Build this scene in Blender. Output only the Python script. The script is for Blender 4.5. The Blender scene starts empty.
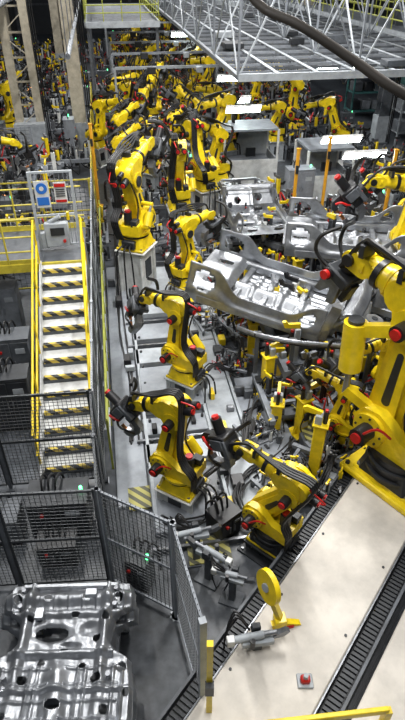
import bpy, bmesh, math, random
from mathutils import Matrix, Vector
random.seed(7)
rad=math.radians
LINE=rad(9.2)
def LW(s,t):
    return (s*math.cos(LINE)-t*math.sin(LINE), s*math.sin(LINE)+t*math.cos(LINE))
# ------------------------------------------------------------ materials
MATS={}
def mat(name,col,rough=.5,metal=0.0,wear=.25,scale=6.0,emit=0,bump=0):
    m=bpy.data.materials.new(name);m.use_nodes=True;nt=m.node_tree;N=nt.nodes;Lk=nt.links
    b=N['Principled BSDF'];b.inputs['Roughness'].default_value=rough;b.inputs['Metallic'].default_value=metal
    c=(col[0],col[1],col[2],1)
    if emit:
        b.inputs['Base Color'].default_value=c
        b.inputs['Emission Color'].default_value=c;b.inputs['Emission Strength'].default_value=emit
    else:
        tc=N.new('ShaderNodeTexCoord');no=N.new('ShaderNodeTexNoise');no.inputs['Scale'].default_value=scale
        no.inputs['Detail'].default_value=6;no.inputs['Roughness'].default_value=.65
        Lk.new(tc.outputs['Object'],no.inputs['Vector'])
        r=N.new('ShaderNodeValToRGB');r.color_ramp.elements[0].position=.35;r.color_ramp.elements[1].position=.62
        k=1-wear
        r.color_ramp.elements[0].color=(col[0]*k,col[1]*k,col[2]*k,1);r.color_ramp.elements[1].color=c
        Lk.new(no.outputs['Fac'],r.inputs['Fac']);Lk.new(r.outputs['Color'],b.inputs['Base Color'])
        if bump:
            bp=N.new('ShaderNodeBump');bp.inputs['Strength'].default_value=bump
            Lk.new(no.outputs['Fac'],bp.inputs['Height']);Lk.new(bp.outputs['Normal'],b.inputs['Normal'])
    MATS[name]=m;return m
mat('yellow',(.86,.63,.012),.33,0,.24,5)
mat('yellow2',(.58,.48,.05),.45,0,.3,5)
mat('lime',(.42,.45,.07),.5,0,.3,5)
mat('orange',(.75,.36,.02),.45,0,.2,5)
mat('black',(.012,.012,.014),.4,0,.3,6)
mat('rubber',(.009,.009,.010),.5,0,.3,6)
mat('dark',(.03,.033,.038),.45,.2,.4,6)
mat('steel',(.26,.27,.29),.36,.7,.4,7)
mat('galv',(.37,.385,.41),.36,.75,.42,3)
mat('grey',(.23,.25,.28),.5,0,.35,3)
mat('lgrey',(.38,.41,.44),.5,0,.32,3)
mat('bedgrey',(.31,.335,.37),.45,.1,.35,2)
mat('mgrey',(.105,.115,.13),.5,.1,.4,4)
mat('white',(.64,.65,.64),.5,0,.3,4)
mat('cream',(.60,.56,.50),.6,0,.26,1.6,bump=.05)
mat('beige',(.50,.45,.35),.6,0,.35,3)
mat('red',(.55,.015,.012),.4,0,.3,6)
mat('copper',(.6,.25,.1),.3,.9,.3,9)
mat('blue',(.02,.14,.5),.5,0,.1,4)
mat('teal',(.05,.16,.16),.5,0,.4,4)
mat('wire',(.065,.07,.075),.45,.5,.2,6)
mat('green_lamp',(.1,1,.3),.4,emit=6)
mat('tube_lamp',(.9,1,.98),.4,emit=24)
mat('brown',(.03,.024,.018),.7,0,.3,6)
mat('wallp',(.06,.065,.072),.8,0,.4,.3)
def floor_mat():
    m=bpy.data.materials.new('floor_concrete');m.use_nodes=True;nt=m.node_tree;N=nt.nodes;Lk=nt.links
    b=N['Principled BSDF'];tc=N.new('ShaderNodeTexCoord')
    n1=N.new('ShaderNodeTexNoise');n1.inputs['Scale'].default_value=.5;n1.inputs['Detail'].default_value=8
    n2=N.new('ShaderNodeTexNoise');n2.inputs['Scale'].default_value=6;n2.inputs['Detail'].default_value=6
    Lk.new(tc.outputs['Object'],n1.inputs['Vector']);Lk.new(tc.outputs['Object'],n2.inputs['Vector'])
    mx=N.new('ShaderNodeMath');mx.operation='MULTIPLY';Lk.new(n1.outputs['Fac'],mx.inputs[0]);Lk.new(n2.outputs['Fac'],mx.inputs[1])
    r=N.new('ShaderNodeValToRGB');r.color_ramp.elements[0].position=.12;r.color_ramp.elements[1].position=.42
    r.color_ramp.elements[0].color=(.022,.025,.03,1);r.color_ramp.elements[1].color=(.10,.11,.125,1)
    Lk.new(mx.outputs[0],r.inputs['Fac']);Lk.new(r.outputs['Color'],b.inputs['Base Color'])
    b.inputs['Roughness'].default_value=.36
    MATS['floor']=m
floor_mat()
def hazard_mat(name,c1,c2,scale):
    m=bpy.data.materials.new(name);m.use_nodes=True;nt=m.node_tree;N=nt.nodes;Lk=nt.links
    b=N['Principled BSDF'];tc=N.new('ShaderNodeTexCoord')
    w=N.new('ShaderNodeTexWave');w.bands_direction='DIAGONAL';w.inputs['Scale'].default_value=scale
    r=N.new('ShaderNodeValToRGB');r.color_ramp.interpolation='CONSTANT'
    r.color_ramp.elements[0].color=c1+(1,);r.color_ramp.elements[1].position=.5;r.color_ramp.elements[1].color=c2+(1,)
    Lk.new(tc.outputs['Object'],w.inputs['Vector']);Lk.new(w.outputs['Fac'],r.inputs['Fac']);Lk.new(r.outputs['Color'],b.inputs['Base Color'])
    b.inputs['Roughness'].default_value=.6;MATS[name]=m
hazard_mat('hazard',(.02,.02,.02),(.62,.46,.06),2.2)
hazard_mat('hazard2',(.08,.08,.05),(.38,.35,.10),3.0)
# ------------------------------------------------------------ builder
class B:
    def __init__(s):
        s.v=[];s.f=[];s.fm=[];s.ms=[];s.M=Matrix.Identity(4)
    def mi(s,m):
        if m not in s.ms:s.ms.append(m)
        return s.ms.index(m)
    def add(s,vs,fs,m):
        o=len(s.v);k=s.mi(m)
        for p in vs:s.v.append((s.M@Vector(p))[:])
        for f in fs:s.f.append([i+o for i in f]);s.fm.append(k)
    def box(s,c,d,m,bev=0,R=None):
        hx,hy,hz=d[0]/2,d[1]/2,d[2]/2;T=Matrix.Translation(c)
        if R is not None:T=T@R
        if bev<=0:
            vs=[(a*hx,b*hy,e*hz) for a in(-1,1) for b in(-1,1) for e in(-1,1)]
            fs=[(0,1,3,2),(4,6,7,5),(0,4,5,1),(2,3,7,6),(0,2,6,4),(1,5,7,3)]
        else:
            b_=min(bev,hx*.9,hy*.9,hz*.9);vs=[];idx={}
            for a in(-1,1):
                for b in(-1,1):
                    for e in(-1,1):
                        idx[(a,b,e,0)]=len(vs);vs.append((a*hx,b*(hy-b_),e*(hz-b_)))
                        idx[(a,b,e,1)]=len(vs);vs.append((a*(hx-b_),b*hy,e*(hz-b_)))
                        idx[(a,b,e,2)]=len(vs);vs.append((a*(hx-b_),b*(hy-b_),e*hz))
            fs=[]
            for ax in range(3):
                for sg in(-1,1):
                    q=[]
                    for (p,r) in((-1,-1),(1,-1),(1,1),(-1,1)):
                        k=[0,0,0];k[ax]=sg;o=[i for i in range(3) if i!=ax];k[o[0]]=p;k[o[1]]=r
                        q.append(idx[(k[0],k[1],k[2],ax)])
                    fs.append(q)
            for ax in range(3):
                o=[i for i in range(3) if i!=ax]
                for p in(-1,1):
                    for r in(-1,1):
                        q=[]
                        for sg,fa in((-1,o[0]),(1,o[0]),(1,o[1]),(-1,o[1])):
                            k=[0,0,0];k[ax]=sg;k[o[0]]=p;k[o[1]]=r;q.append(idx[(k[0],k[1],k[2],fa)])
                        fs.append(q)
            for a in(-1,1):
                for b in(-1,1):
                    for e in(-1,1):fs.append([idx[(a,b,e,0)],idx[(a,b,e,1)],idx[(a,b,e,2)]])
        s.add([(T@Vector(v))[:] for v in vs],fs,m)
    def beam(s,p0,p1,w,h,m):
        p0=Vector(p0);p1=Vector(p1);d=p1-p0;L=d.length
        if L<1e-6:return
        R=d.to_track_quat('X','Z').to_matrix().to_4x4()
        s.box(((p0+p1)/2)[:],(L,w,h),m,0,R)
    def cyl(s,p0,p1,r0,m,r1=None,seg=14):
        if r1 is None:r1=r0
        p0=Vector(p0);p1=Vector(p1);d=p1-p0
        Q=d.to_track_quat('Z','Y').to_matrix();vs=[]
        for p,r in((p0,r0),(p1,r1)):
            for i in range(seg):
                a=2*math.pi*i/seg;vs.append((p+Q@Vector((r*math.cos(a),r*math.sin(a),0)))[:])
        fs=[[i,(i+1)%seg,seg+(i+1)%seg,seg+i] for i in range(seg)]
        fs.append(list(range(seg))[::-1]);fs.append(list(range(seg,2*seg)))
        s.add(vs,fs,m)
    def prism(s,poly,y0,y1,m):
        n=len(poly);vs=[(p[0],y0,p[1]) for p in poly]+[(p[0],y1,p[1]) for p in poly]
        fs=[[i,(i+1)%n,n+(i+1)%n,n+i] for i in range(n)]+[list(range(n))[::-1],list(range(n,2*n))]
        s.add(vs,fs,m)
    def frus(s,c,z0,z1,a0,b0,a1,b1,m):
        x,y=c;vs=[]
        for z,a,b in((z0,a0,b0),(z1,a1,b1)):
            k=.22*min(a,b)
            vs+=[(x+p,y+q,z) for p,q in((-a+k,-b),(a-k,-b),(a,-b+k),(a,b-k),(a-k,b),(-a+k,b),(-a,b-k),(-a,-b+k))]
        s.add(vs,[[i,(i+1)%8,8+(i+1)%8,8+i] for i in range(8)]+[list(range(8))[::-1],list(range(8,16))],m)
    def tube(s,pts,r,m,seg=6,sub=5):
        P=[Vector(p) for p in pts]
        if len(P)>2 and sub>1:
            Q=[P[0]]+P+[P[-1]];o=[]
            for i in range(1,len(Q)-2):
                a,b,c,d=Q[i-1:i+3]
                for k in range(sub):
                    t=k/sub
                    o.append(.5*((2*b)+(c-a)*t+(2*a-5*b+4*c-d)*t*t+(-a+3*b-3*c+d)*t**3))
            o.append(P[-1]);P=o
        vs=[];n=len(P);up=Vector((0.13,0.21,1)).normalized()
        for i,p in enumerate(P):
            t=(P[min(i+1,n-1)]-P[max(i-1,0)])
            if t.length<1e-7:t=Vector((0,0,1))
            t.normalize();x=t.cross(up)
            if x.length<.05:x=t.cross(Vector((1,0,0)))
            x.normalize();y=t.cross(x)
            for k in range(seg):
                a=2*math.pi*k/seg;vs.append((p+x*r*math.cos(a)+y*r*math.sin(a))[:])
        fs=[]
        for i in range(n-1):
            for k in range(seg):fs.append([i*seg+k,i*seg+(k+1)%seg,(i+1)*seg+(k+1)%seg,(i+1)*seg+k])
        fs.append(list(range(seg)));fs.append([(n-1)*seg+k for k in range(seg)])
        s.add(vs,fs,m)
    def sheet(s,nx,ny,fn,m):
        vs=[];ok=[];fs=[]
        for j in range(ny+1):
            for i in range(nx+1):
                p=fn(i/nx,j/ny);ok.append(p is not None);vs.append(p if p else (0,0,0))
        for j in range(ny):
            for i in range(nx):
                q=[j*(nx+1)+i,j*(nx+1)+i+1,(j+1)*(nx+1)+i+1,(j+1)*(nx+1)+i]
                if all(ok[k] for k in q):fs.append(q)
        s.add(vs,fs,m)
    def mesh(s,name,recalc=True):
        me=bpy.data.meshes.new(name);me.from_pydata(s.v,[],s.f)
        for m in s.ms:me.materials.append(MATS[m])
        me.polygons.foreach_set('material_index',s.fm)
        bm=bmesh.new();bm.from_mesh(me)
        loose=[v for v in bm.verts if not v.link_faces]
        if loose:bmesh.ops.delete(bm,geom=loose,context='VERTS')
        if recalc:bmesh.ops.recalc_face_normals(bm,faces=bm.faces)
        bm.to_mesh(me);bm.free()
        me.polygons.foreach_set('use_smooth',[True]*len(me.polygons))
        me.set_sharp_from_angle(angle=rad(38));me.update()
        return me
    def put(s,name,loc=(0,0,0),rz=0,sc=1,recalc=True):
        return place(s.mesh(name,recalc),name,loc,rz,sc)
    def putL(s,name,a,t,z=0,rz=0,sc=1):
        x,y=LW(a,t);return s.put(name,(x,y,z),LINE+rz,sc)
def place(me,name,loc,rz=0,sc=1):
    o=bpy.data.objects.new(name,me);bpy.context.scene.collection.objects.link(o)
    o.location=loc;o.rotation_euler=(0,0,rz);o.scale=(sc,)*3 if not isinstance(sc,tuple) else sc
    return o
OCC=[]
def free(x,y,r):
    for (a,b_,c) in OCC:
        if (a-x)**2+(b_-y)**2<(c+r)**2:return False
    return True
def take(x,y,r):OCC.append((x,y,r))
def hull(p0,r0,p1,r1,n=9):
    d=Vector((p1[0]-p0[0],p1[1]-p0[1]));a=math.atan2(d.y,d.x);L=d.length
    be=math.acos(max(-1,min(1,(r0-r1)/L))) if L>1e-5 else math.pi/2
    o=[]
    for i in range(n):
        t=a+be+(2*math.pi-2*be)*i/(n-1);o.append((p0[0]+r0*math.cos(t),p0[1]+r0*math.sin(t)))
    for i in range(n):
        t=a-be+(2*be)*i/(n-1);o.append((p1[0]+r1*math.cos(t),p1[1]+r1*math.sin(t)))
    return o
# ------------------------------------------------------------ robot
def robot_mesh(name,a2=0,a3=0,a5=60,j1=0,tool='gun',riser=.4,tw=0,rmat='white',L2=1.075,L3=1.05,plate=0,darkbase=False,bal2=False,ts=1.35):
    b=B();yb='dark' if darkbase else 'yellow'
    if riser>.05:
        b.box((0,0,.02),(1.0,.95,.04),rmat,.01)
        b.box((0,0,riser/2),(.62,.58,riser),rmat,.02)
        for sx in(-1,1):
            for sy in(-1,1):
                b.box((sx*.36,sy*.3,riser*.45),(.12,.03,riser*.85),rmat)
                b.cyl((sx*.42,sy*.4,.04),(sx*.42,sy*.4,.08),.03,'steel',seg=6)
        b.box((0,-.3,riser*.55),(.3,.03,riser*.4),'dark');b.box((0,.3,riser*.55),(.3,.03,riser*.4),'dark');b.box((.32,0,riser*.5),(.02,.3,riser*.4),'dark')
        b.box((0,0,riser-.02),(.86,.8,.04),rmat,.01)
    b.M=Matrix.Translation((0,0,riser))
    if plate:
        b.box((0,0,.0),(plate,plate*.85,.09),'yellow',.02)
        for sx in(-1,1):
            for sy in(-1,1):b.cyl((sx*plate*.43,sy*plate*.36,.045),(sx*plate*.43,sy*plate*.36,.08),.03,'dark',seg=6)
    b.box((0,0,.035),(.8,.72,.07),'yellow',.02)
    b.frus((0,0),.07,.3,.38,.35,.31,.30,yb)
    if darkbase:
        b.cyl((0,0,.08),(0,0,.40),.37,'black',seg=26);b.cyl((0,0,.16),(0,0,.2),.41,'dark',seg=26);b.cyl((0,0,.3),(0,0,.33),.40,'dark',seg=26)
    for sx in(-1,1):
        for sy in(-1,1):b.cyl((sx*.34,sy*.3,.07),(sx*.34,sy*.3,.1),.03,'steel',seg=6)
    b.box((-.38,0,.19),(.14,.34,.2),'dark',.02)
    for k in(-1,0,1):b.tube([(-.44,k*.09,.2),(-.6,k*.12,.18),(-.68,k*.2,-.05),(-.7,k*.25,-riser+.05)],.022,'rubber')
    b.M=Matrix.Translation((0,0,riser))@Matrix.Rotation(j1,4,'Z')
    b.cyl((0,0,.3),(0,0,.37),.33,'black',seg=24);b.cyl((0,0,.37),(0,0,.43),.37,'yellow' if not darkbase else 'black',seg=24)
    ax,az=.31,.67
    cheek=[(-.40,.42),(.3,.42),(.45,.48),(.55,.62),(.55,.76),(.45,.9),(.24,.93),(.08,.85),(-.08,.72),(-.40,.68)]
    b.prism(cheek,-.29,-.15,'yellow');b.prism(cheek,.15,.29,'yellow')
    b.prism([(-.40,.42),(.28,.42),(.3,.5),(.02,.62),(-.40,.64)],-.16,.16,'yellow')
    b.cyl((-.22,.05,.62),(-.22,.05,.95),.10,'black');b.cyl((-.22,.05,.95),(-.22,.05,.99),.07,'red')
    b.box((-.29,-.16,.72),(.2,.16,.16),'dark',.01)
    b.cyl((ax,.29,az),(ax,.34,az),.21,'yellow',seg=20)
    b.cyl((ax,.34,az),(ax,.54,az),.105,'black');b.cyl((ax,.54,az),(ax,.57,az),.065,'red')
    b.cyl((ax,-.29,az),(ax,-.34,az),.19,'yellow',seg=20);b.cyl((ax,-.34,az),(ax,-.36,az),.11,'dark',seg=16)
    for k in range(8):
        a=k*math.pi/4;b.cyl((ax+.17*math.cos(a),.34,az+.17*math.sin(a)),(ax+.17*math.cos(a),.355,az+.17*math.sin(a)),.015,'dark',seg=6)
    d2=(math.sin(a2),math.cos(a2));S=(ax,az);E=(ax+L2*d2[0],az+L2*d2[1])
    b.prism(hull(S,.24,E,.18),-.10,.10,'yellow')
    i0=(S[0]+d2[0]*.18,S[1]+d2[1]*.18);i1=(S[0]+d2[0]*(L2-.18),S[1]+d2[1]*(L2-.18))
    b.prism(hull(i0,.16,i1,.11),-.15,.15,'yellow')
    i2=(S[0]+d2[0]*.35,S[1]+d2[1]*.35);i3=(S[0]+d2[0]*(L2-.4),S[1]+d2[1]*(L2-.4))
    b.prism(hull(i2,.055,i3,.04),-.156,.156,'dark')
    q=(S[0]+d2[0]*.42,S[1]+d2[1]*.42);g=(-.16,.62)
    mx,mz=g[0]+(q[0]-g[0])*.62,g[1]+(q[1]-g[1])*.62
    b.cyl((g[0],-.40,g[1]),(mx,-.40,mz),.11,'yellow');b.cyl((mx,-.40,mz),(q[0],-.40,q[1]),.035,'steel',seg=8)
    b.cyl((q[0],-.44,q[1]),(q[0],-.1,q[1]),.05,'yellow',seg=10);b.cyl((g[0],-.46,g[1]),(g[0],-.2,g[1]),.08,'yellow',seg=10)
    d=(math.cos(a3),math.sin(a3));n=(-math.sin(a3),math.cos(a3))
    def pt(x,z,y=0):return (E[0]+d[0]*x+n[0]*z,y,E[1]+d[1]*x+n[1]*z)
    if bal2:
        c0=(ax+.42,.30,az+L2*.45);c1=(ax+.45,.30,az+L2*.88)
        b.cyl(c0,c1,.13,'yellow',seg=20);b.cyl(c1,(c1[0],c1[1],c1[2]+.04),.09,'dark',seg=16);b.cyl((c0[0],c0[1],c0[2]-.35),c0,.04,'steel',seg=10)
        b.beam((ax,.14,az+.1),(c0[0],c0[1],c0[2]-.3),.1,.12,'yellow');b.beam((E[0],.14,E[1]-.05),(c1[0],c1[1],c1[2]-.1),.1,.14,'yellow')
    b.cyl((E[0],-.23,E[1]),(E[0],.23,E[1]),.19,'yellow',seg=20);b.cyl((E[0],-.23,E[1]),(E[0],-.26,E[1]),.12,'dark',seg=16)
    b.cyl((E[0],.23,E[1]),(E[0],.40,E[1]),.09,'black');b.cyl((E[0],.40,E[1]),(E[0],.43,E[1]),.06,'red')
    p0=pt(0,0);p1=pt(.05,.22)
    b.prism(hull((p0[0],p0[2]),.19,(p1[0],p1[2]),.23),-.21,-.12,'yellow');b.prism(hull((p0[0],p0[2]),.19,(p1[0],p1[2]),.23),.12,.21,'yellow')
    p2=pt(-.12,.22);p3=pt(.22,.22)
    b.prism(hull((p2[0],p2[2]),.18,(p3[0],p3[2]),.19),-.19,.19,'yellow')
    for y in(-.1,.1):
        b.cyl(pt(-.26,.2,y),pt(-.48,.2,y),.08,'black');b.cyl(pt(-.48,.2,y),pt(-.51,.2,y),.05,'red')
    b.cyl(pt(-.24,.34,0),pt(-.40,.34,0),.06,'black',seg=10)
    b.cyl(pt(.25,.22),pt(.42,.22),.20,'yellow',r1=.175,seg=18)
    b.cyl(pt(.42,.22),pt(L3,.22),.165,'yellow',r1=.125,seg=18)
    b.cyl(pt(.42,.22),pt(.46,.22),.185,'yellow',seg=18);b.cyl(pt(.56,.22),pt(.63,.22),.17,'black',seg=18)
    x1=L3;b.cyl(pt(x1,.22),pt(x1+.05,.22),.145,'yellow',seg=18)
    w0=pt(x1+.02,.22);W=pt(x1+.2,.22)
    for y in(-.13,.08):b.prism(hull((w0[0],w0[2]),.12,(W[0],W[2]),.1),y,y+.05,'yellow')
    b.cyl((W[0],-.085,W[2]),(W[0],.085,W[2]),.105,'dark',seg=16)
    b.cyl((W[0],.13,W[2]),(W[0],.17,W[2]),.07,'black')
    at=a3-a5;M0=b.M.copy()
    b.M=M0@Matrix.Translation(W)@Matrix.Rotation(-at,4,'Y')@Matrix.Rotation(tw,4,'X')@Matrix.Scale(ts,4)
    b.cyl((.03,0,0),(.14,0,0),.075,'yellow',seg=14);b.cyl((.14,0,0),(.2,0,0),.1,'black',seg=14)
    if tool=='gun':
        b.box((.25,0,0),(.08,.3,.3),'mgrey',.01)
        b.box((.36,0,.08),(.3,.28,.24),'black',.02);b.box((.36,.15,.08),(.2,.02,.16),'mgrey',.01)
        b.box((.3,0,-.12),(.3,.12,.12),'dark',.01)
        b.cyl((.36,0,.18),(.36,0,.42),.075,'black');b.cyl((.36,0,.42),(.36,0,.46),.05,'red')
        b.prism([(.4,.1),(.5,.18),(.66,.18),(.74,.1),(.74,.02),(.66,.02),(.63,.08),(.52,.07),(.42,0)],-.045,.045,'dark')
        b.prism([(.3,-.1),(.34,-.34),(.45,-.4),(.68,-.36),(.75,-.28),(.75,-.2),(.67,-.2),(.65,-.26),(.5,-.29),(.44,-.26),(.4,-.1)],-.05,.05,'steel')
        b.cyl((.70,0,.04),(.70,0,-.04),.03,'copper',seg=8);b.cyl((.70,0,-.22),(.70,0,-.1),.03,'copper',seg=8)
        for y in(-.09,0,.09):b.tube([(.4,y,-.02),(.5,y*1.5,.0),(.56,y*1.6,.12),(.64,y,.14)],.02,'red' if y>0 else 'rubber')
        for y in(-.1,.1):b.tube([(.46,y,.08),(.56,y*1.6,-.08),(.5,y*1.4,-.24),(.55,y*.6,-.34)],.02,'rubber')
        b.tube([(.3,-.16,.1),(.1,-.3,.2),(-.1,-.2,.3),(-.2,0,.25)],.03,'rubber')
    elif tool=='clamp':
        b.box((.28,0,0),(.14,.34,.34),'dark',.02)
        for y in(-.12,.12):
            b.prism([(.3,-.1),(.6,-.14),(.64,-.05),(.45,0),(.6,.08),(.62,.16),(.3,.14)],y-.03,y+.03,'steel')
        b.cyl((.3,-.2,.1),(.3,.2,.1),.07,'black');b.cyl((.3,.2,.1),(.3,.25,.1),.055,'red')
        b.box((.42,0,-.16),(.25,.16,.08),'black',.01)
        for y in(-.1,.1):b.tube([(.3,y,.1),(.2,y*2,.35),(0,y*2,.4),(-.2,y,.3)],.022,'rubber')
    b.M=M0
    e1=pt(-.38,.55,.16);e2=pt(.15,.6,.2);e3=pt(.6,.48,.18);e4=pt(x1+.1,.5,.12)
    tl=(W[0]+math.cos(at)*.28+.0,.1,W[2]+math.sin(at)*.28+.12)
    for k in range(4):
        o=.05*(k-1.5)
        b.tube([(-.40,.2+o,.3),(-.45,.3+o,.75),(S[0]+d2[0]*.5-.36,.26+o,S[1]+d2[1]*.5),(e1[0],e1[1]+o,e1[2]),(e2[0],e2[1]+o,e2[2]),(e3[0],e3[1]+o,e3[2]+.05*k),e4,tl],.028,'rubber' if k!=2 else 'black',sub=5)
    b.tube([(-.3,-.2,.6),(S[0]+d2[0]*.5-.2,-.17,S[1]+d2[1]*.5),pt(-.3,.1,-.2),pt(-.2,.2,-.14)],.02,'rubber')
    b.tube([(ax,.5,az),(ax-.2,.5,az+.25),(ax-.3,.35,az+.1)],.016,'red');b.tube([pt(-.45,.2,.1),pt(-.6,.35,.15),pt(-.3,.5,.2)],.016,'red')
    for x in(.3,.8):
        b.box(pt(x,.43,.1),(.06,.2,.14),'dark',0)
    b.M=Matrix.Identity(4)
    return b.mesh(name)
def robot(loc,yaw,sc=1,**k):
    take(loc[0],loc[1],.55*sc)
    return place(robot_mesh('industrial_robot',**k),'industrial_robot',(loc[0],loc[1],loc[2] if len(loc)>2 else 0),rad(yaw),sc)
# ------------------------------------------------------------ room
def gplane(name,pts,m):
    b=B();b.add(pts,[list(range(len(pts)))],m);return b.put(name,recalc=False)
gplane('floor',[(-40,-4,0),(50,-4,0),(50,95,0),(-40,95,0)],'floor')
def wall(name,p,q,h,m='wallp'):
    b=B();p=Vector((p[0],p[1],0));q=Vector((q[0],q[1],0));c=(p+q)/2;d=q-p
    b.box((0,0,h/2),(d.length,.3,h),m)
    n=int(d.length/6)
    for i in range(n+1):
        x=-d.length/2+d.length*i/max(1,n);b.box((x,-.3,h/2),(.35,.3,h),'mgrey')
    for z in(3,6,9):b.box((0,-.2,z),(d.length,.1,.2),'mgrey')
    return b.put(name,(c.x,c.y,0),math.atan2(d.y,d.x))
wall('wall_back',LW(-22,78),LW(30,78),14)
wall('wall_left',LW(-22,-2),LW(-22,78),14)
wall('wall_right',LW(30,78),LW(30,-2),14)
# ------------------------------------------------------------ main robots
robot((-.36,6.65),150,.86,a2=rad(-12),a3=rad(-18),a5=rad(35),tool='gun',riser=.5,rmat='white',L2=1.2,L3=.7,ts=1.25)
robot((-.34,9.7),146,.88,a2=rad(-8),a3=rad(-5),a5=rad(50),tool='gun',riser=.55,rmat='lgrey',tw=rad(40),L3=.8)
robot((-.50,13.7),50,.86,a2=rad(-14),a3=rad(0),a5=rad(80),tool='gun',riser=.7,rmat='white')
robot((-1.85,14.5),70,1.12,a2=rad(-22),a3=rad(18),a5=rad(60),tool='gun',riser=1.2,rmat='white')
robot((3.42,6.8,.5),128,1.45,a2=rad(-4),a3=rad(10),a5=rad(75),tool='clamp',riser=.04,plate=1.05,L2=1.4,L3=.75,darkbase=True,bal2=True,ts=1)
robot((5.45,13.3),184,1.1,a2=rad(-6),a3=rad(6),a5=rad(50),tool='gun',riser=1.2,rmat='lgrey',L3=.95)
robot((1.16,5.65),140,.86,a2=rad(-34),a3=rad(6),a5=rad(30),tool='gun',riser=.3,rmat='dark',darkbase=True,L3=.9)
robot((2.75,7.95),150,.62,a2=rad(-10),a3=rad(10),a5=rad(60),tool='gun',riser=.5,rmat='dark')
robot((3.9,9.0),200,.75,a2=rad(5),a3=rad(-10),a5=rad(40),tool='gun',riser=.7,rmat='dark')
# ------------------------------------------------------------ track slab
def track():
    b=B()
    b.box((0,2.4,.25),(1.2,7.6,.5),'cream',.02)
    b.box((0,2.4,.02),(1.9,7.8,.04),'dark')
    for sx in(-1,1):
        b.box((sx*.74,2.4,.22),(.2,7.6,.3),'black')
        for i in range(108):
            b.box((sx*.74,-1.4+i*.07,.39),(.17,.045,.04),'dark')
        b.box((sx*.615,2.4,.44),(.02,7.6,.1),'steel')
        b.box((sx*.87,2.4,.25),(.04,7.6,.42),'mgrey')
    for i in range(6):
        for sx in(-.5,.5):b.cyl((sx,-1+i*1.3,.5),(sx,-1+i*1.3,.515),.02,'dark',seg=8)
    b.box((1.55,2.2,.2),(1.1,7.4,.4),'cream',.02)
    return b
a=(.60,.80);n=(.8,-.6)
cx,cy=n[0]*-1.3+a[0]*1.4,n[1]*-1.3+a[1]*1.4
track().put('robot_track_platform',(cx,cy,0),-math.atan2(a[0],a[1]))
# ------------------------------------------------------------ fences
def fence(p0,p1,h,name='safety_fence',frame='wire',wire='wire',sp=.07,z0=0,postm=None,gap=.12,pw=.06):
    b=B();p0=Vector((p0[0],p0[1],0));p1=Vector((p1[0],p1[1],0));d=p1-p0;L=d.length
    n=max(1,round(L/1.4));postm=postm or frame
    for i in range(n+1):
        x=L*i/n
        b.box((x,0,h/2),(pw,pw,h),postm);b.box((x,0,.01),(.16,.16,.02),postm)
    for i in range(n):
        x0=L*i/n+.05;x1=L*(i+1)/n-.05
        for z in(gap,h-.04,gap+(h-gap)*.5):b.box(((x0+x1)/2,0,z),(x1-x0,.03,.04),frame)
        for x in(x0,x1):b.box((x,0,(h+gap)/2),(.03,.03,h-gap),frame)
        k=int((x1-x0)/sp);w=.007 if sp<.1 else .01
        for j in range(1,k):b.box((x0+(x1-x0)*j/k,0,(h+gap)/2),(w,w,h-gap),wire)
        k=int((h-gap)/sp)
        for j in range(1,k):b.box(((x0+x1)/2,0,gap+(h-gap)*j/k),(x1-x0,w,w),wire)
    return b.put(name,(p0.x,p0.y,z0),math.atan2(d.y,d.x))
f2=LW
fence((-5.2,6.75),(-1.84,7.1),2.2,postm='mgrey')
fence((-4.2,4.85),(-1.42,5.02),2.2,postm='mgrey')
fence((-1.42,5.02),(-.38,4.48),2.2,frame='grey',postm='lgrey')
fence((-.38,4.48),(.0,3.2),2.2,frame='grey',postm='lgrey',pw=.08)
fence((-1.84,7.1),(-1.42,5.02),2.2,postm='mgrey')
fence(f2(-.66,7.3),f2(-.66,19),2.2,frame='lgrey')
fence(f2(-.66,19),f2(-.66,34),2.2,frame='yellow2',sp=.14)
fence(f2(-5.5,18),f2(-.7,18),2.2,frame='yellow2',sp=.14)
fence(f2(-8,14.9),f2(-2.2,14.9),2.2,frame='yellow2',sp=.14)
fence(f2(-9,24),f2(-3.0,24),2.4,frame='grey',sp=.14)
b=B();b.box((0,0,1.05),(.07,.07,2.1),'yellow');b.box((0,0,.01),(.2,.2,.02),'yellow');b.box((0,-.06,1.2),(.1,.08,.2),'dark')
b.put('gate_post',(.08,3.0,0))
b=B()
for h in(.5,1.0,1.25):b.tube([(0,0,h),(0,11,h)],.02,'lime' if h>.6 else 'lgrey',sub=1)
for i in range(10):b.box((0,i*1.22,.62),(.04,.04,1.25),'lime')
b.putL('aisle_handrail',-.5,7.6)
# ------------------------------------------------------------ stairs + platform
def stairs():
    b=B();n=13;run=4.6/n;rise=2.15/n
    for i in range(n):
        y=i*run;z=(i+1)*rise
        b.box((0,y+run/2,z-.02),(.96,run,.04),'white')
        b.box((0,y+.015,z-.09),(.96,.02,.14),'mgrey')
        b.box((0,y+.03,z+.002),(.9,.06,.008),'hazard');b.box((0,y+.001,z-.045),(.9,.012,.07),'hazard')
    for sx in(-1,1):
        b.beam((sx*.5,-.1,0.05),(sx*.5,4.6,2.15),.05,.22,'white')
        for i in range(5):
            y=.1+i*1.1;z=y*.467;b.cyl((sx*.52,y,z),(sx*.52,y,z+1.05),.022,'yellow',seg=8)
        for h in(.55,1.05):b.tube([(sx*.52,0,h),(sx*.52,4.6,2.15+h)],.024,'yellow',sub=1)
    for sx in(-1,1):
        for y in(2.2,4.3):b.box((sx*.45,y,y/4.6),(.08,.08,y/2.3),'white')
    b.putL('crossover_stairs',-1.3,7.6)
stairs()
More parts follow.
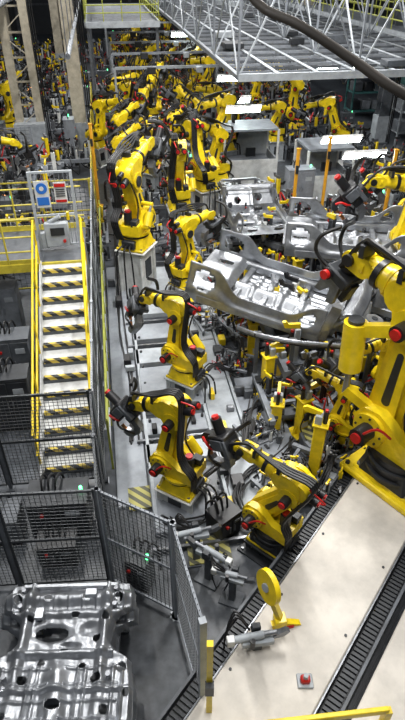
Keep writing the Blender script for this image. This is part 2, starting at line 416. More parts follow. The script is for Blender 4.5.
def platform():
    b=B()
    b.box((-3,1,2.14),(8,2.0,.08),'mgrey');b.box((-3,0,2.1),(8,.06,.2),'yellow2');b.box((-3,2,2.1),(8,.06,.2),'yellow2')
    for x in(-6.9,-4.5,-2,.9):
        for y in(.05,1.95):b.box((x,y,1.05),(.12,.12,2.1),'white')
    for y in(0,2):
        for i in range(9):
            x=-7+i*.9
            if y==0 and x>-.1:continue
            b.cyl((x,y,2.2),(x,y,3.25),.022,'yellow2',seg=8)
        x1=-.1 if y==0 else 1
        for h in(2.5,2.85,3.25):b.tube([(-7,y,h),(x1,y,h)],.022,'yellow2',sub=1)
        b.box(((x1-7)/2,y,2.25),(x1+7,.02,.12),'yellow2')
    b.cyl((1,0,2.2),(1,0,3.25),.022,'yellow2',seg=8)
    b.putL('access_platform',-1.8,12.15)
platform()
def signs():
    b=B()
    for x in(-.5,.5):b.box((x,0,1.0),(.07,.07,2.0),'lgrey')
    for z in(.1,.9,1.98):b.box((0,0,z),(1.0,.05,.05),'lgrey')
    for i in range(9):b.box((-.42+i*.105,0,.5),(.015,.015,.8),'grey')
    for i in range(9):b.box((-.42+i*.105,0,1.45),(.012,.012,1.0),'grey')
    b.box((-.24,-.03,1.45),(.34,.02,.66),'white');b.box((.2,-.03,1.46),(.3,.02,.54),'white')
    b.cyl((-.24,-.04,1.6),(-.24,-.055,1.6),.135,'blue',seg=28)
    b.cyl((-.24,-.055,1.6),(-.24,-.06,1.6),.055,'white',seg=16)
    b.box((-.24,-.045,1.28),(.28,.012,.2),'blue')
    b.box((.2,-.055,1.66),(.26,.012,.08),'red');b.box((.2,-.055,1.27),(.26,.012,.06),'red')
    for i in range(4):b.box((.2,-.053,1.56-.055*i),(.22,.01,.018),'black')
    b.box((-.02,-.14,.45),(.6,.2,.62),'lgrey',.02);b.box((0,-.25,.55),(.34,.02,.2),'dark');b.cyl((.15,-.24,.3),(.15,-.3,.3),.04,'red')
    b.box((-.34,-.12,.3),(.2,.16,.4),'lgrey',.01);b.cyl((.3,-.1,.8),(.3,-.1,1.0),.04,'yellow');b.cyl((-.2,-.12,.76),(.1,-.12,.9),.05,'lgrey')
    b.putL('safety_sign_board',-1.37,12.9,2.2,sc=.92)
signs()
# ------------------------------------------------------------ floor pan
def smooth(x,a,b_):
    t=max(0,min(1,(x-a)/(b_-a)));return t*t*(3-2*t)
def bump(x,c,w):
    t=abs(x-c)/w;return 0 if t>=1 else (1-t*t)**2
def stamped(me,loc,rot,sc,name):
    o=place(me,name,loc,0,sc);o.rotation_euler=rot;m=o.modifiers.new('thick','SOLIDIFY');m.thickness=.006;return o
def floorpan():
    W,L=1.86,2.5
    hw=[(0,.9),(.06,.95),(.13,.95),(.16,.82),(.2,.68),(.31,.64),(.36,.74),(.41,.94),(.55,.99),(.8,1.0),(1,1.0)]
    def halfw(v):
        for (a0,w0),(a1,w1) in zip(hw,hw[1:]):
            if v<=a1:return w0+(w1-w0)*smooth(v,a0,a1)
        return .95
    holes=[(-.18,.27,.22,.035),(.72,.1,.05,.018),(-.72,.1,.05,.018),(.45,.30,.05,.018),(-.45,.5,.05,.02),(.5,.5,.06,.02),(0,.62,.09,.02),(.25,.09,.06,.014),(-.3,.09,.05,.014),
      (.82,.45,.06,.02),(-.82,.45,.06,.02),(.3,.44,.04,.012),(-.25,.42,.04,.012),(.55,.2,.05,.015),(-.5,.2,.035,.012),(.12,.18,.05,.01),(-.62,.66,.05,.02),(.64,.64,.05,.02),(.9,.57,.03,.012),(-.9,.57,.03,.012),(.05,.36,.07,.012)]
    def fn(u,v):
        x=(u-.5)*2.0;w=halfw(v)
        if abs(x)>w+.012:return None
        x=max(-w,min(w,x))
        y=-v*L
        for cx_,cv,rx,rv in holes:
            if ((x-cx_)/rx)**2+((v-cv)/rv)**2<1:return None
        z=.10*bump(x,0,.2)*smooth(v,.36,.5)
        z+=.09*bump(v,.085,.05)+.06*bump(v,.17,.03)+.08*bump(v,.38,.03)*(1 if abs(x)<.7 else .3)+.07*bump(v,.72,.035)+.05*bump(v,.55,.02)
        for c in(-.55,.55):z+=.08*bump(x,c,.1)*(1-.5*smooth(v,.4,.6))
        for c in(-.84,-.72,-.36,-.26,.26,.36,.72,.84):
            if .42<v<.95:z+=.028*bump(x,c,.035)*smooth(v,.42,.46)
        for k in range(7):
            c=.45+.075*k
            z+=.02*bump(v,c,.012)*(1 if .1<abs(x)<.8 else 0)
        for k in range(9):z+=.02*bump(x,-.8+k*.2,.03)*bump(v,.12,.05)
        z-=.10*bump(math.hypot((x+.18)/.34,(v-.27)/.06),0,1)
        z-=.07*bump(math.hypot((x-.35)/.22,(v-.25)/.05),0,1)
        z-=.05*bump(math.hypot((x-.1)/.2,(v-.335)/.02),0,1)
        z-=.12*smooth(abs(x),w-.06,w)
        z+=.06*bump(math.hypot((abs(x)-.74)/.15,(v-.09)/.045),0,1)
        z+=.008*math.sin(x*23+v*31)*math.sin(v*57-x*11)
        return (x*W/2,y,z)
    def mk(nx,ny):
        b=B();b.sheet(nx,ny,fn,'galv')
        for sx in(-1,1):
            for v in(.05,.14,.5,.7,.9):b.cyl((sx*.62,-v*L,.0),(sx*.62,-v*L,.12),.03,'steel',seg=10)
        b.box((0,-.04,.02),(1.3,.06,.1),'galv',.01)
        b.box((.3,-.2,.12),(.16,.1,.08),'galv',.01);b.box((-.35,-.45,.08),(.12,.16,.06),'galv',.01)
        return b.mesh('car_floor_pan')
    me=mk(190,230)
    stamped(me,(-1.80,4.42,.9),(0,0,rad(2)),1,'car_floor_pan')
    stamped(me,(-1.86,4.44,.5),(0,0,rad(2)),(1.08,1.0,1),'car_floor_pan')
    b=B()
    for x in(-.6,.6):
        b.box((x,-1.2,.30),(.12,2.6,.12),'mgrey')
        for y in(-.1,-1.2,-2.3):
            b.box((x,y,.15),(.12,.12,.3),'mgrey');b.cyl((x,y,.35),(x,y,.5),.035,'steel');b.box((x,y,.02),(.3,.3,.04),'mgrey')
            b.cyl((x*1.15,y,.35),(x*1.15,y,.9),.03,'dark')
    for y in(-.1,-1.2,-2.3):b.box((0,y,.28),(1.2,.1,.1),'mgrey')
    b.put('pan_transfer_stand',(-1.82,4.44,0),rad(2))
    return mk(90,110)
PAN=floorpan()
# ------------------------------------------------------------ car body front structure
def carbody():
    b=B()
    def floor(u,v):
        x=(u-.5)*1.5;y=-.2+v*1.7
        z=.16*bump(x,0,.22)+.03*sum(bump(x,c,.035) for c in(-.6,-.45,-.3,.3,.45,.6))+.05*bump(v,.5,.06)+.04*bump(v,.8,.04)+.03*bump(v,.25,.03)
        if ((x-.45)/.07)**2+((v-.3)/.05)**2<1 or ((x+.45)/.07)**2+((v-.3)/.05)**2<1 or ((abs(x)-.4)/.05)**2+((v-.65)/.04)**2<1:return None
        return(x,y,z)
    b.sheet(70,60,floor,'galv')
    def dash(u,v):
        x=(u-.5)*1.55;z=v*.62;y=-.2-.25*smooth(v,.2,1)+.05*bump(x,0,.3)
        if ((x+.3)/.1)**2+((v-.6)/.12)**2<1 or ((x-.35)/.07)**2+((v-.5)/.1)**2<1 or ((x-.6)/.05)**2+((v-.3)/.1)**2<1:return None
        y+=.03*bump(v,.35,.05)+.03*bump(v,.8,.06)+.02*bump(x,-.1,.04)
        return(x,y,z)
    b.sheet(60,24,dash,'galv')
    def cowl(u,v):
        x=(u-.5)*1.55;return(x,-.45-.3*v-.06*bump(x,0,.8),.62+.08*bump(v,.5,.5)-.04*v)
    b.sheet(30,10,cowl,'galv')
    def seatpan(u,v):
        x=(u-.5)*1.45;y=1.5+v*.7
        if ((abs(x)-.38)/.12)**2+((v-.5)/.2)**2<1:return None
        return(x,y,.16+.10*smooth(v,0,.2)+.04*math.sin(x*9)*bump(v,.5,.5))
    b.sheet(50,30,seatpan,'galv')
    for sx in(-1,1):
        b.box((sx*.46,-1.05,.22),(.11,1.5,.15),'galv',.02)
        b.beam((sx*.7,-.3,.6),(sx*.62,-1.7,.42),.1,.1,'galv')
        b.cyl((sx*.58,-.95,.3),(sx*.56,-.95,.62),.2,'galv',r1=.14,seg=20);b.cyl((sx*.56,-.95,.62),(sx*.56,-.95,.635),.05,'dark')
        def apron(u,v,sx=sx):
            y=-.3-1.35*u
            rz=.2+.35*math.sqrt(max(0,1-((y+.95)/.5)**2)) if abs(y+.95)<.5 else .12
            z=rz+(.52-rz)*v
            return(sx*(.66-.06*u+.05*bump(v,.5,.5)),y,z)
        b.sheet(24,8,apron,'galv')
        def side(u,v,sx=sx):
            y=-.25+u*2.4;top=.62-.28*smooth(u,.05,.25)+.35*smooth(u,.6,.8);z=.02+v*top
            if ((u-.88)/.07)**2+((v-.6)/.2)**2<1 or ((u-.12)/.04)**2+((v-.6)/.14)**2<1:return None
            return(sx*(.80+.05*bump(v,.3,.3)-.08*v*smooth(u,.6,.9)),y,z)
        b.sheet(60,14,side,'galv')
        b.box((sx*.78,.85,.1),(.12,2.2,.18),'galv',.03)
        b.beam((sx*.78,-.25,.1),(sx*.76,-.35,.75),.12,.16,'galv')
    b.box((0,-1.78,.45),(1.2,.08,.07),'galv',.01);b.box((0,-1.78,.12),(1.1,.08,.08),'galv',.01)
    for x in(-.55,0,.55):b.box((x,-1.78,.28),(.06,.05,.3),'galv')
    for y in(.3,.9,1.4):b.box((0,y,.07),(1.5,.12,.08),'galv',.02)
    return b
b=carbody();me=b.mesh('car_body_shell')
def shell(x,y,z,r,s=1,tilt=0):
    return stamped(me,(x,y,z),(tilt,0,r),s,'car_body_shell')
shell(2.55,10.9,1.3,rad(68),1.3,rad(8))
shell(1.55,17.4,1.15,LINE+rad(180),1.05)
shell(4.9,13.7,1.65,rad(80),1.25)
for t in(24,31,38):
    x,y=LW(2.8,t);shell(x,y,1.0,LINE+rad(180))
stamped(PAN,(4.9,12.9,1.35),(rad(12),rad(-6),rad(70)),.8,'car_floor_pan')
stamped(PAN,(3.6,12.9,1.2),(rad(-8),rad(5),rad(20)),.7,'car_floor_pan')
stamped(PAN,(6.4,16.8,1.2),(rad(5),rad(5),rad(80)),.9,'car_floor_pan')
def roof_rail():
    b=B()
    P=[(-1.7,.55,.3),(-1.3,.1,.42),(-.6,-.25,.5),(.2,-.35,.5),(1.0,-.25,.42),(1.6,.05,.28)]
    b.tube(P,.05,'steel',seg=8,sub=8);b.tube([(x,y+.1,z-.12) for x,y,z in P],.035,'dark',seg=8,sub=8)
    for x,y,z in P[1:-1]:b.box((x,y+.05,z/2-.5),(.08,.08,1.4),'mgrey');b.box((x,y+.05,z-.02),(.16,.14,.1),'black',.01)
    return b
roof_rail().put('stamped_roof_rail',(2.45,9.6,1.1),rad(-2))
# ------------------------------------------------------------ fixture pieces
def fixture_post(loc,h,rz=0,m='yellow'):
    b=B();b.box((0,0,.02),(.4,.4,.04),m,.01);b.box((0,0,h/2),(.21,.21,h),m,.015)
    b.prism([(-.2,.04),(-.1,.04),(-.1,.3)],-.01,.01,m);b.prism([(.2,.04),(.1,.04),(.1,.3)],-.01,.01,m)
    b.box((0,0,h+.02),(.28,.28,.04),m,.01);b.box((.05,0,h+.12),(.12,.18,.2),'lgrey',.01)
    b.prism([(.05,h+.2),(.3,h+.22),(.34,h+.3),(.28,h+.34),(0,h+.28)],-.03,.03,m)
    b.cyl((-.06,0,h+.04),(-.06,0,h+.3),.04,'black',seg=10);b.cyl((-.06,0,h+.3),(-.06,0,h+.34),.03,'red',seg=10)
    b.box((0,-.13,h*.6),(.12,.05,.18),'dark',.01);b.box((0,-.108,h*.35),(.15,.01,.12),'white')
    b.tube([(-.06,-.13,h*.6),(-.16,-.16,h*.4),(-.1,-.18,.1),(-.3,-.2,.02)],.014,'rubber')
    take(loc[0],loc[1],.2)
    return b.put('fixture_post',(loc[0],loc[1],loc[2] if len(loc)>2 else 0),rad(rz))
for p,h,r in[((1.39,9.5),1.15,20),((1.78,9.9),.8,200),((2.58,9.2),1.2,100),((2.95,9.0),.9,140),((2.05,7.15),1.4,160),((1.2,13.3),1.5,0),((2.0,8.4),.9,30),((1.5,8.5),.7,80),((3.4,9.6),1.1,0),((1.2,11.2),.9,90),((2.6,13.9),1.2,20)]:
    fixture_post(p,h,r)
def clamp_table(seed,w=1.6,l=2.0,h=.55,n=14,ny=3):
    r=random.Random(seed);b=B()
    for sx in(-1,1):
        b.box((sx*w/2,0,h),(.14,l,.14),'grey')
        for sy in(-1,1):b.box((sx*w/2,sy*l*.45,h/2),(.12,.12,h),'mgrey');b.box((sx*w/2,sy*l*.45,.015),(.28,.28,.03),'mgrey')
    for i in range(4):b.box((0,-l/2+l*(i+.5)/4,h-.02),(w,.1,.1),'grey' if i%2 else 'mgrey')
    for i in range(n):
        x=r.uniform(-w/2,w/2);y=r.uniform(-l/2,l/2);hh=r.uniform(.2,.7)
        m='yellow' if i<ny else r.choice(['dark','grey','lgrey','dark','black','white','steel']);a=r.uniform(0,6.28)
        b.M=Matrix.Translation((x,y,h))@Matrix.Rotation(a,4,'Z')
        b.box((0,0,hh/2),(.09,.12,hh),m,.01);b.box((0,0,.02),(.2,.2,.04),'mgrey')
        b.cyl((.07,0,hh*.3),(.07,0,hh*.9),.035,'black',seg=8);b.cyl((.07,0,hh*.9),(.07,0,hh*.9+.03),.03,'red' if r.random()<.4 else 'steel',seg=8)
        b.prism([(-.04,hh),(.2,hh+.02),(.24,hh+.12),(.18,hh+.13),(.14,hh+.08),(-.04,hh+.08)],-.025,.025,r.choice(['yellow','steel','black']))
        b.M=Matrix.Identity(4)
    for i in range(9):
        x=r.uniform(-w/2,w/2);y=r.uniform(-l/2,l/2)
        b.tube([(x,y,h+.1),(x+r.uniform(-.3,.3),y+r.uniform(-.3,.3),h+r.uniform(.1,.5)),(x+r.uniform(-.4,.4),y+r.uniform(-.5,.5),h*.6),(x+r.uniform(-.6,.6),y+r.uniform(-.6,.6),.05)],.02,r.choice(['rubber','rubber','rubber','red','copper']))
    for i in range(8):
        b.box((r.uniform(-w/2,w/2),r.uniform(-l/2,l/2),r.uniform(.15,h)),(r.uniform(.15,.4),r.uniform(.15,.4),r.uniform(.1,.3)),r.choice(['dark','black','mgrey','dark','lgrey']),.015)
    return b.mesh('clamping_fixture')
CT=[clamp_table(i,ny=4 if i%2 else 2) for i in range(6)]
def ct(i,x,y,rz=0,sc=1,z=0):take(x,y,.8*sc);return place(CT[i%6],'clamping_fixture',(x,y,z),LINE+rad(rz),sc)
ct(0,1.9,9.1,0,.8);ct(1,2.7,10.9,0,1.4);ct(2,1.55,17.3,0,1.1);ct(3,4.9,13.9,0,1.6);ct(4,3.4,8.7,40,.9);ct(1,2.0,7.0,50,.6)
ct(4,.9,14.8,30,.6);ct(1,4.2,11.0,30,.9);ct(0,4.3,9.7,70,.9);ct(2,.2,16.3,0,.5)
ct(5,1.45,6.8,30,.45);ct(5,1.6,15.4,0,.6);ct(3,3.2,16.5,40,1.1);ct(0,-1.8,17.0,20,.8);ct(2,2.6,7.6,20,.5);ct(3,1.0,12.2,20,.6)
ct(2,1.1,8.2,20,.4);ct(4,.75,10.6,60,.4);ct(1,3.6,12.6,10,.9);ct(0,.2,12.3,10,.4);ct(3,5.6,11.2,10,.9);ct(5,2.7,14.9,30,.8)
def cabinet(loc,w=.8,d=.5,h=1.4,m='dark',rz=0,lamp=True,name='control_cabinet'):
    b=B();b.box((0,0,.05),(w*.95,d*.95,.1),'black');b.box((0,0,h/2+.05),(w,d,h-.1),m,.015)
    for sx in(-1,1):
        b.box((sx*w/4,-d/2-.008,h/2+.05),(w/2-.03,.012,h-.2),m,.004);b.box((sx*.05,-d/2-.025,h*.55),(.02,.03,.14),'steel')
    b.box((w/4,-d/2-.018,h*.8),(w*.25,.01,h*.1),'lgrey');b.cyl((-w/4,-d/2-.01,h*.8),(-w/4,-d/2-.05,h*.8),.03,'red',seg=10)
    b.box((0,0,h+.02),(w*1.02,d*1.02,.03),m)
    if lamp:b.cyl((w*.4,0,h+.03),(w*.4,0,h+.12),.025,'green_lamp',seg=10)
    for k in range(3):b.tube([(-w/4+k*.1,0,h),(-w/4+k*.12,.1,h+.25),(-w/4+k*.14,d/2+.1,h),(-w/4+k*.15,d/2+.12,.1)],.02,'rubber')
    take(loc[0],loc[1],w*.6)
    return b.put(name,loc if len(loc)==3 else loc+(0,),rad(rz))
cabinet((-2.35,6.05),.95,.55,.9,'dark',5);cabinet((-3.35,5.9),.7,.5,.6,'mgrey',5,False)
cabinet((-2.3,5.45),.6,.35,.5,'black',5,False)
cabinet((-.95,5.0),.35,.3,.7,'dark',-20)
cabinet((.35,6.0),.45,.4,.5,'black',40,False)
for s_,t,m in[(-2.4,9.2,'dark'),(-3.4,9.6,'mgrey'),(-2.5,10.6,'mgrey'),(-4.2,11.0,'dark'),(-3.0,12.9,'grey'),(-4.4,12.9,'dark')]:
    cabinet(LW(s_,t),.8,.5,1.3,m,9,False)
def bed():
    b=B()
    def pl(s0,s1,t0,t1,z,m):b.box(((s0+s1)/2,(t0+t1)/2,z/2),(s1-s0,t1-t0,z),m,.01)
    pl(-.45,.12,6.6,16,.05,'bedgrey')
    pl(.15,1.15,5.9,7.4,.12,'grey')
    pl(.2,1.5,9.0,10.5,.16,'bedgrey')
    pl(1.55,2.15,6.2,12.8,.10,'lgrey')
    pl(2.2,3.1,7.0,9.2,.08,'grey')
    pl(.15,1.4,12.9,15.6,.14,'lgrey')
    pl(1.5,2.6,13,17,.10,'grey')
    pl(2.3,4.9,9.4,9.8,.14,'grey')
    pl(.15,1.5,7.5,8.0,.14,'lgrey');pl(.15,1.5,8.3,8.8,.1,'bedgrey')
    pl(.15,1.5,10.7,11.3,.14,'lgrey');pl(.15,1.5,11.7,12.4,.14,'bedgrey')
    for t in(5.6,8.15,11.5,12.6,16):b.box((1.3,t,.06),(2.6,.05,.12),'steel')
    for s_ in(.2,1.5,2.2):b.box((s_,11,.09),(.06,10,.1),'lgrey')
    for i in range(16):
        for s_ in(.3,1.4):b.cyl((s_,6.2+i*.62,.1),(s_,6.2+i*.62,.175),.03,'dark',seg=8)
    for i in range(110):
        s_=random.uniform(-.4,4) if i<40 else random.uniform(1.2,4.5);t=random.uniform(5.8,17)
        b.box((s_,t,.14),(random.uniform(.06,.25),random.uniform(.08,.3),random.uniform(.08,.3)),random.choice(['lgrey','dark','mgrey','white','black','dark','steel','yellow']),.01)
    b.putL('line_bed_plates',0,0)
    b=B();b.box((0,0,.03),(.7,.5,.05),'hazard2');b.put('hazard_tread_plate',(-.98,6.7,0),rad(10))
    b=B();b.box((0,0,.03),(.7,.5,.05),'hazard2');b.put('hazard_tread_plate',(.1,5.6,0),rad(10))
    b=B();b.box((0,0,.18),(.5,1.5,.06),'hazard2');b.box((0,0,.08),(.46,1.46,.14),'dark');b.put('hazard_tread_plate',(2.15,8.6,0),rad(15))
bed()
def cable_bundle(pts,n=5,r=.018,spread=.08,m='rubber'):
    b=B();p0=Vector(pts[0]);p0.z=0
    for k in range(n):
        o=Vector((random.uniform(-spread,spread),random.uniform(-spread,spread),0))
        q=[]
        for p in pts:
            v=Vector(p)-p0+o+Vector((random.uniform(-.06,.06),random.uniform(-.06,.06),0));q.append((v.x,v.y,max(.03,p[2]+random.uniform(0,.06))))
        b.tube(q,r,m)
    return b.put('cable_bundle',p0[:])
cable_bundle([(-.7,6.2,.05),(-.3,5.9,.2),(.2,6.2,.05),(.5,6.9,.05),(.6,8,.05)],6)
cable_bundle([(.9,5.9,.05),(.6,6.4,.3),(.9,7.2,.1),(1.5,7.4,.3),(1.8,8,.1)],8)
cable_bundle([(-1.35,8,.05),(-1.65,10,.05),(-2.05,12,.05),(-2.5,15,.05),(-3.15,19,.05)],4)
cable_bundle([(2.2,7.4,.1),(2.6,8.0,.5),(3.2,8.3,.2),(3.6,9.2,.5),(3.9,10,.1)],9)
cable_bundle([(1.0,5.9,.1),(1.4,6.3,.6),(1.9,6.6,.2),(2.3,7.1,.5),(2.4,7.8,.1)],9)
cable_bundle([(3.6,8.2,.1),(3.9,8.8,.8),(4.4,9.4,.3),(4.8,10.2,.8),(4.9,11.2,.1)],8)
cable_bundle([(-.1,9.6,.3),(.2,10,.5),(.7,10.2,.2),(.9,11,.4),(.7,11.8,.1)],6)
cable_bundle([(-.1,6.7,.3),(.3,7.0,.5),(.8,7.6,.2),(.9,8.4,.4),(1.2,9.2,.1)],6)
# ------------------------------------------------------------ disc tool & gun bottom
def disc_tool():
    b=B()
    b.box((0,0,.02),(.4,.4,.04),'yellow',.01);b.cyl((0,0,.04),(0,0,.6),.06,'lgrey');b.box((0,0,.66),(.16,.16,.14),'yellow',.01)
    b.beam((0,0,.7),(-.17,.12,1.25),.09,.07,'yellow')
    b.cyl((-.17,.05,1.45),(-.24,.03,1.46),.23,'yellow',seg=32);b.cyl((-.24,.03,1.46),(-.26,.02,1.465),.06,'lgrey')
    b.prism([(-.12,.62),(.12,.6),(.3,.52),(.32,.46),(.1,.5),(-.1,.52)],-.04,.04,'yellow')
    b.box((.14,0,.5),(.12,.12,.1),'red',.01)
    b.put('disc_gauge_stand',(1.05,4.05,0),rad(10))
disc_tool()
def gun_stand():
    b=B();b.box((0,0,.02),(.5,.4,.04),'mgrey',.01);b.box((0,0,.4),(.14,.14,.75),'mgrey',.01)
    b.box((0,0,.8),(.5,.2,.1),'lgrey',.01);b.cyl((-.35,0,.86),(.1,0,.92),.06,'lgrey');b.cyl((.1,0,.92),(.3,0,.94),.04,'steel')
    b.box((-.42,0,.84),(.12,.12,.16),'white',.01);b.prism([(.2,.8),(.4,.84),(.5,.95),(.44,1.0),(.3,.92)],-.04,.04,'steel')
    b.box((0,.12,.9),(.14,.1,.18),'dark',.01);b.cyl((-.1,-.12,.8),(-.1,-.12,1.0),.04,'black')
    for k in range(3):b.tube([(-.1,.1,.9),(-.3,.25+.05*k,1.05),(-.5,.1,.6),(-.4,.1,.05)],.016,'rubber')
    return b.mesh('tip_dresser_stand')
gs=gun_stand();place(gs,'tip_dresser_stand',(.72,3.78,0),rad(8),.85);place(gs,'tip_dresser_stand',(.1,5.1,0),rad(150),.8);place(gs,'tip_dresser_stand',(.45,4.75,0),rad(-20),.7)
place(gs,'tip_dresser_stand',(-.1,5.45,0),rad(10),.8)
b=B();b.box((0,0,.05),(.12,.1,.1),'red',.02);b.box((0,0,.01),(.2,.18,.03),'lgrey',.01);b.cyl((0,0,.1),(0,0,.16),.03,'lgrey');b.put('pull_cord_switch',(1.30,3.33,.505),0)
def rail(p0,p1,h,name='guard_rail',m='yellow'):
    b=B();p0=Vector((p0[0],p0[1],0));p1=Vector((p1[0],p1[1],0));d=p1-p0;L=d.length
    n=max(1,round(L/1.2))
    for i in range(n+1):b.box((L*i/n,0,h/2),(.08,.08,h),m)
    for z in(h*.5,h):b.box((L/2,0,z),(L,.06,.1),m,.01)
    return b.put(name,(p0.x,p0.y,0),math.atan2(d.y,d.x))
rail((.45,2.72),(2.2,2.9),.75)
# ------------------------------------------------------------ posts
def post(loc,h,m,w=.1):
    b=B();b.box((0,0,.02),(w*3,w*3,.04),m);b.box((0,0,h/2),(w,w,h),m,.01);b.box((0,0,h+.02),(w*1.3,w*1.3,.04),m);b.box((0,-w*.7,h*.8),(w*.9,w*.6,.25),'dark');return b.put('light_curtain_post',loc+(0,))
post((2.99,17.9),3.0,'orange');post((-4.0,21),3.0,'orange');post((6.0,17.8),3.0,'orange');post((4.4,20),2.8,'orange');post((-.9,18.5),2.6,'orange',.08)
# ------------------------------------------------------------ columns
def column(loc,w=.6,h=11,m='beige',lattice=False):
    b=B();take(loc[0],loc[1],w*.8)
    if lattice:
        for sx in(-1,1):
            b.box((sx*w/2,0,h/2),(.1,.4,h),m);b.box((sx*w/2-sx*.15,-.18,h/2),(.3,.03,h),m);b.box((sx*w/2-sx*.15,.18,h/2),(.3,.03,h),m)
        k=int(h/1.0)
        for i in range(k):
            z=i*h/k;b.beam((-w/2,-.15,z),(w/2,-.15,z+h/k),.06,.04,m) if i%2 else b.beam((w/2,-.15,z),(-w/2,-.15,z+h/k),.06,.04,m)
            b.box((0,.15,z+.05),(w,.03,.08),m)
    else:
        b.box((0,0,h/2),(.04,w*.9,h),m);b.box((0,-w/2,h/2),(w,.05,h),m);b.box((0,w/2,h/2),(w,.05,h),m)
    b.box((0,0,.05),(w*1.6,w*1.6,.1),m);b.box((0,0,.7),(w*1.2,w*1.2,1.3),'lgrey')
    for k in range(3):b.tube([(w*.5+.1+.09*k,-.2,0),(w*.5+.1+.09*k,-.2,h)],.03,'rubber',sub=1)
    b.put('building_column',loc+(0,),LINE)
column((-8.3,28.6),1.2,lattice=True);column((-5.9,28.6),.6)
for s_ in(-8.5,-3.2,13.2):
    for t in(40,52,64):
        if s_==-3.2 and t==40:continue
        column(LW(s_,t),.6)
column(LW(10.9,17.5),.5,m='mgrey');column(LW(13.6,28),.5,m='mgrey')
# ------------------------------------------------------------ far stations
V=[robot_mesh('industrial_robot',a2=rad(a2),a3=rad(a3),a5=rad(a5),j1=0,tool=t,riser=r,rmat=rm) for a2,a3,a5,t,r,rm in
 [(10,15,60,'gun',.9,'white'),(-15,25,80,'gun',.7,'lgrey'),(25,-15,50,'gun',1.0,'white'),(-5,35,90,'gun',.8,'grey'),(20,5,60,'clamp',.6,'white'),(-25,-5,40,'gun',1.1,'lgrey')]]
far=[(-1.43,24.7,60,0),(.63,22.2,200,1),(.09,20.1,120,2),(-3.27,21.7,20,3),(-4.8,26.2,-30,0),(-2.55,31.4,70,1),(-1.28,33.5,200,3),(.29,38.6,150,0),(-4.8,40,30,2),(-4.0,47.1,60,1),(-9.8,29.8,40,3),
(-.75,17.9,100,5),(-2.6,18.5,60,1),(-.2,26.5,160,3),(-2.9,27.5,80,4),(-.6,29.5,190,1),(-4.8,31,20,0),(-3.7,35.5,40,3),(-.3,42,200,2),(-2.4,40,60,1),(-5.6,45,20,3),(-1.5,48,180,0),(-6.5,53,30,1),(-2.8,55,150,3),
(3.4,27,190,5),(6.3,26.2,150,2),(4.7,29.5,170,3),(8.5,20,200,5),(3.2,34.5,190,1),(2.3,41,180,3),(5,39,200,0),(-8.5,20.5,20,2),(6.4,15.9,185,5),
(-2.0,22.4,140,5),(-3.4,24.2,50,1),(.9,24.6,210,5),(-1.8,29.3,20,2),(-3.6,29.3,150,5),(-1.0,36.5,60,0),(-3.0,38,120,5),(1.3,31,190,4),(.4,35,170,5),(-4.4,43,80,5),(-2.7,44.5,170,0),(-.2,46,200,1),(-3.6,51,60,2),(-5.2,49,100,5)]
for i,(x,y,w,v) in enumerate(far):
    if not free(x,y,.45):
        x+=.5
    take(x,y,.5)
    place(V[v],'industrial_robot',(x,y,0),rad(w),.92+.12*((i*7)%3-1))
for x,y in(LW(5.7,23.6),LW(8.2,21.2)):take(x,y,1.3)
r=random.Random(3)
for t in range(19,60,3):
    for s_ in(1.6,3.4,5.4):
        x,y=LW(s_+r.uniform(-.3,.3),t)
        if free(x,y,.7):ct(r.randrange(6),x,y,r.choice([0,90,180]),1.0+.3*r.random())
for t in range(17,62,3):
    for s_ in(7.5,9.5,11.0,-3.0,-5.0,-7.5):
        x,y=LW(s_+r.uniform(-.4,.4),t+r.uniform(-1,1))
        if abs(x)<.42*y and free(x,y,.8):ct(r.choice([0,2,4]),x,y,r.choice([0,90,180]),1.1+.3*r.random())
cab=cabinet(LW(6.9,20.0)+(0,),1.0,.6,1.5,'grey',9)
cab2=cabinet(LW(8.4,17)+(0,),1.0,.6,1.5,'mgrey',9)
for i in range(220):
    s_=r.uniform(-10,13);t=r.uniform(17,64);x,y=LW(s_,t)
    if free(x,y,.5):
        take(x,y,.5)
        o=place(r.choice([cab.data,cab2.data,cab2.data,CT[0],CT[2],CT[4]]),'control_cabinet',(x,y,0),LINE+rad(r.choice([0,90,-90])),(r.uniform(.6,.9),.8,r.uniform(.6,1.2)))
        if o.data in CT:o.name='clamping_fixture'
def gantry(t,s0,s1,h,m='mgrey'):
    b=B();w=s1-s0
    for x in(0,w):b.box((x,0,h/2),(.1,.1,h),m);b.box((x,0,.03),(.3,.3,.06),m)
    b.box((w/2,0,h),(w,.08,.12),m)
    rr=random.Random(int(t*10))
    for i in range(int(w*2)):
        x=rr.uniform(0,w*.9);l=rr.uniform(.4,1.3)
        b.tube([(x,0,h),(x+.05,-.15,h-l*.5),(x+rr.uniform(-.1,.4),-.1,h-l),(x+rr.uniform(.3,.6),0,h-.05)],.022,'rubber')
    b.box((w*.3,-.15,h-.1),(.4,.25,.3),'dark',.02);b.box((w*.7,-.15,h-.1),(.3,.3,.25),'lgrey',.02)
    b.putL('station_gantry',s0,t)
for i,t in enumerate((29,33.5,38,43,49,55)):gantry(t,.6,6.2,3.6,'grey' if i%2 else 'lgrey')
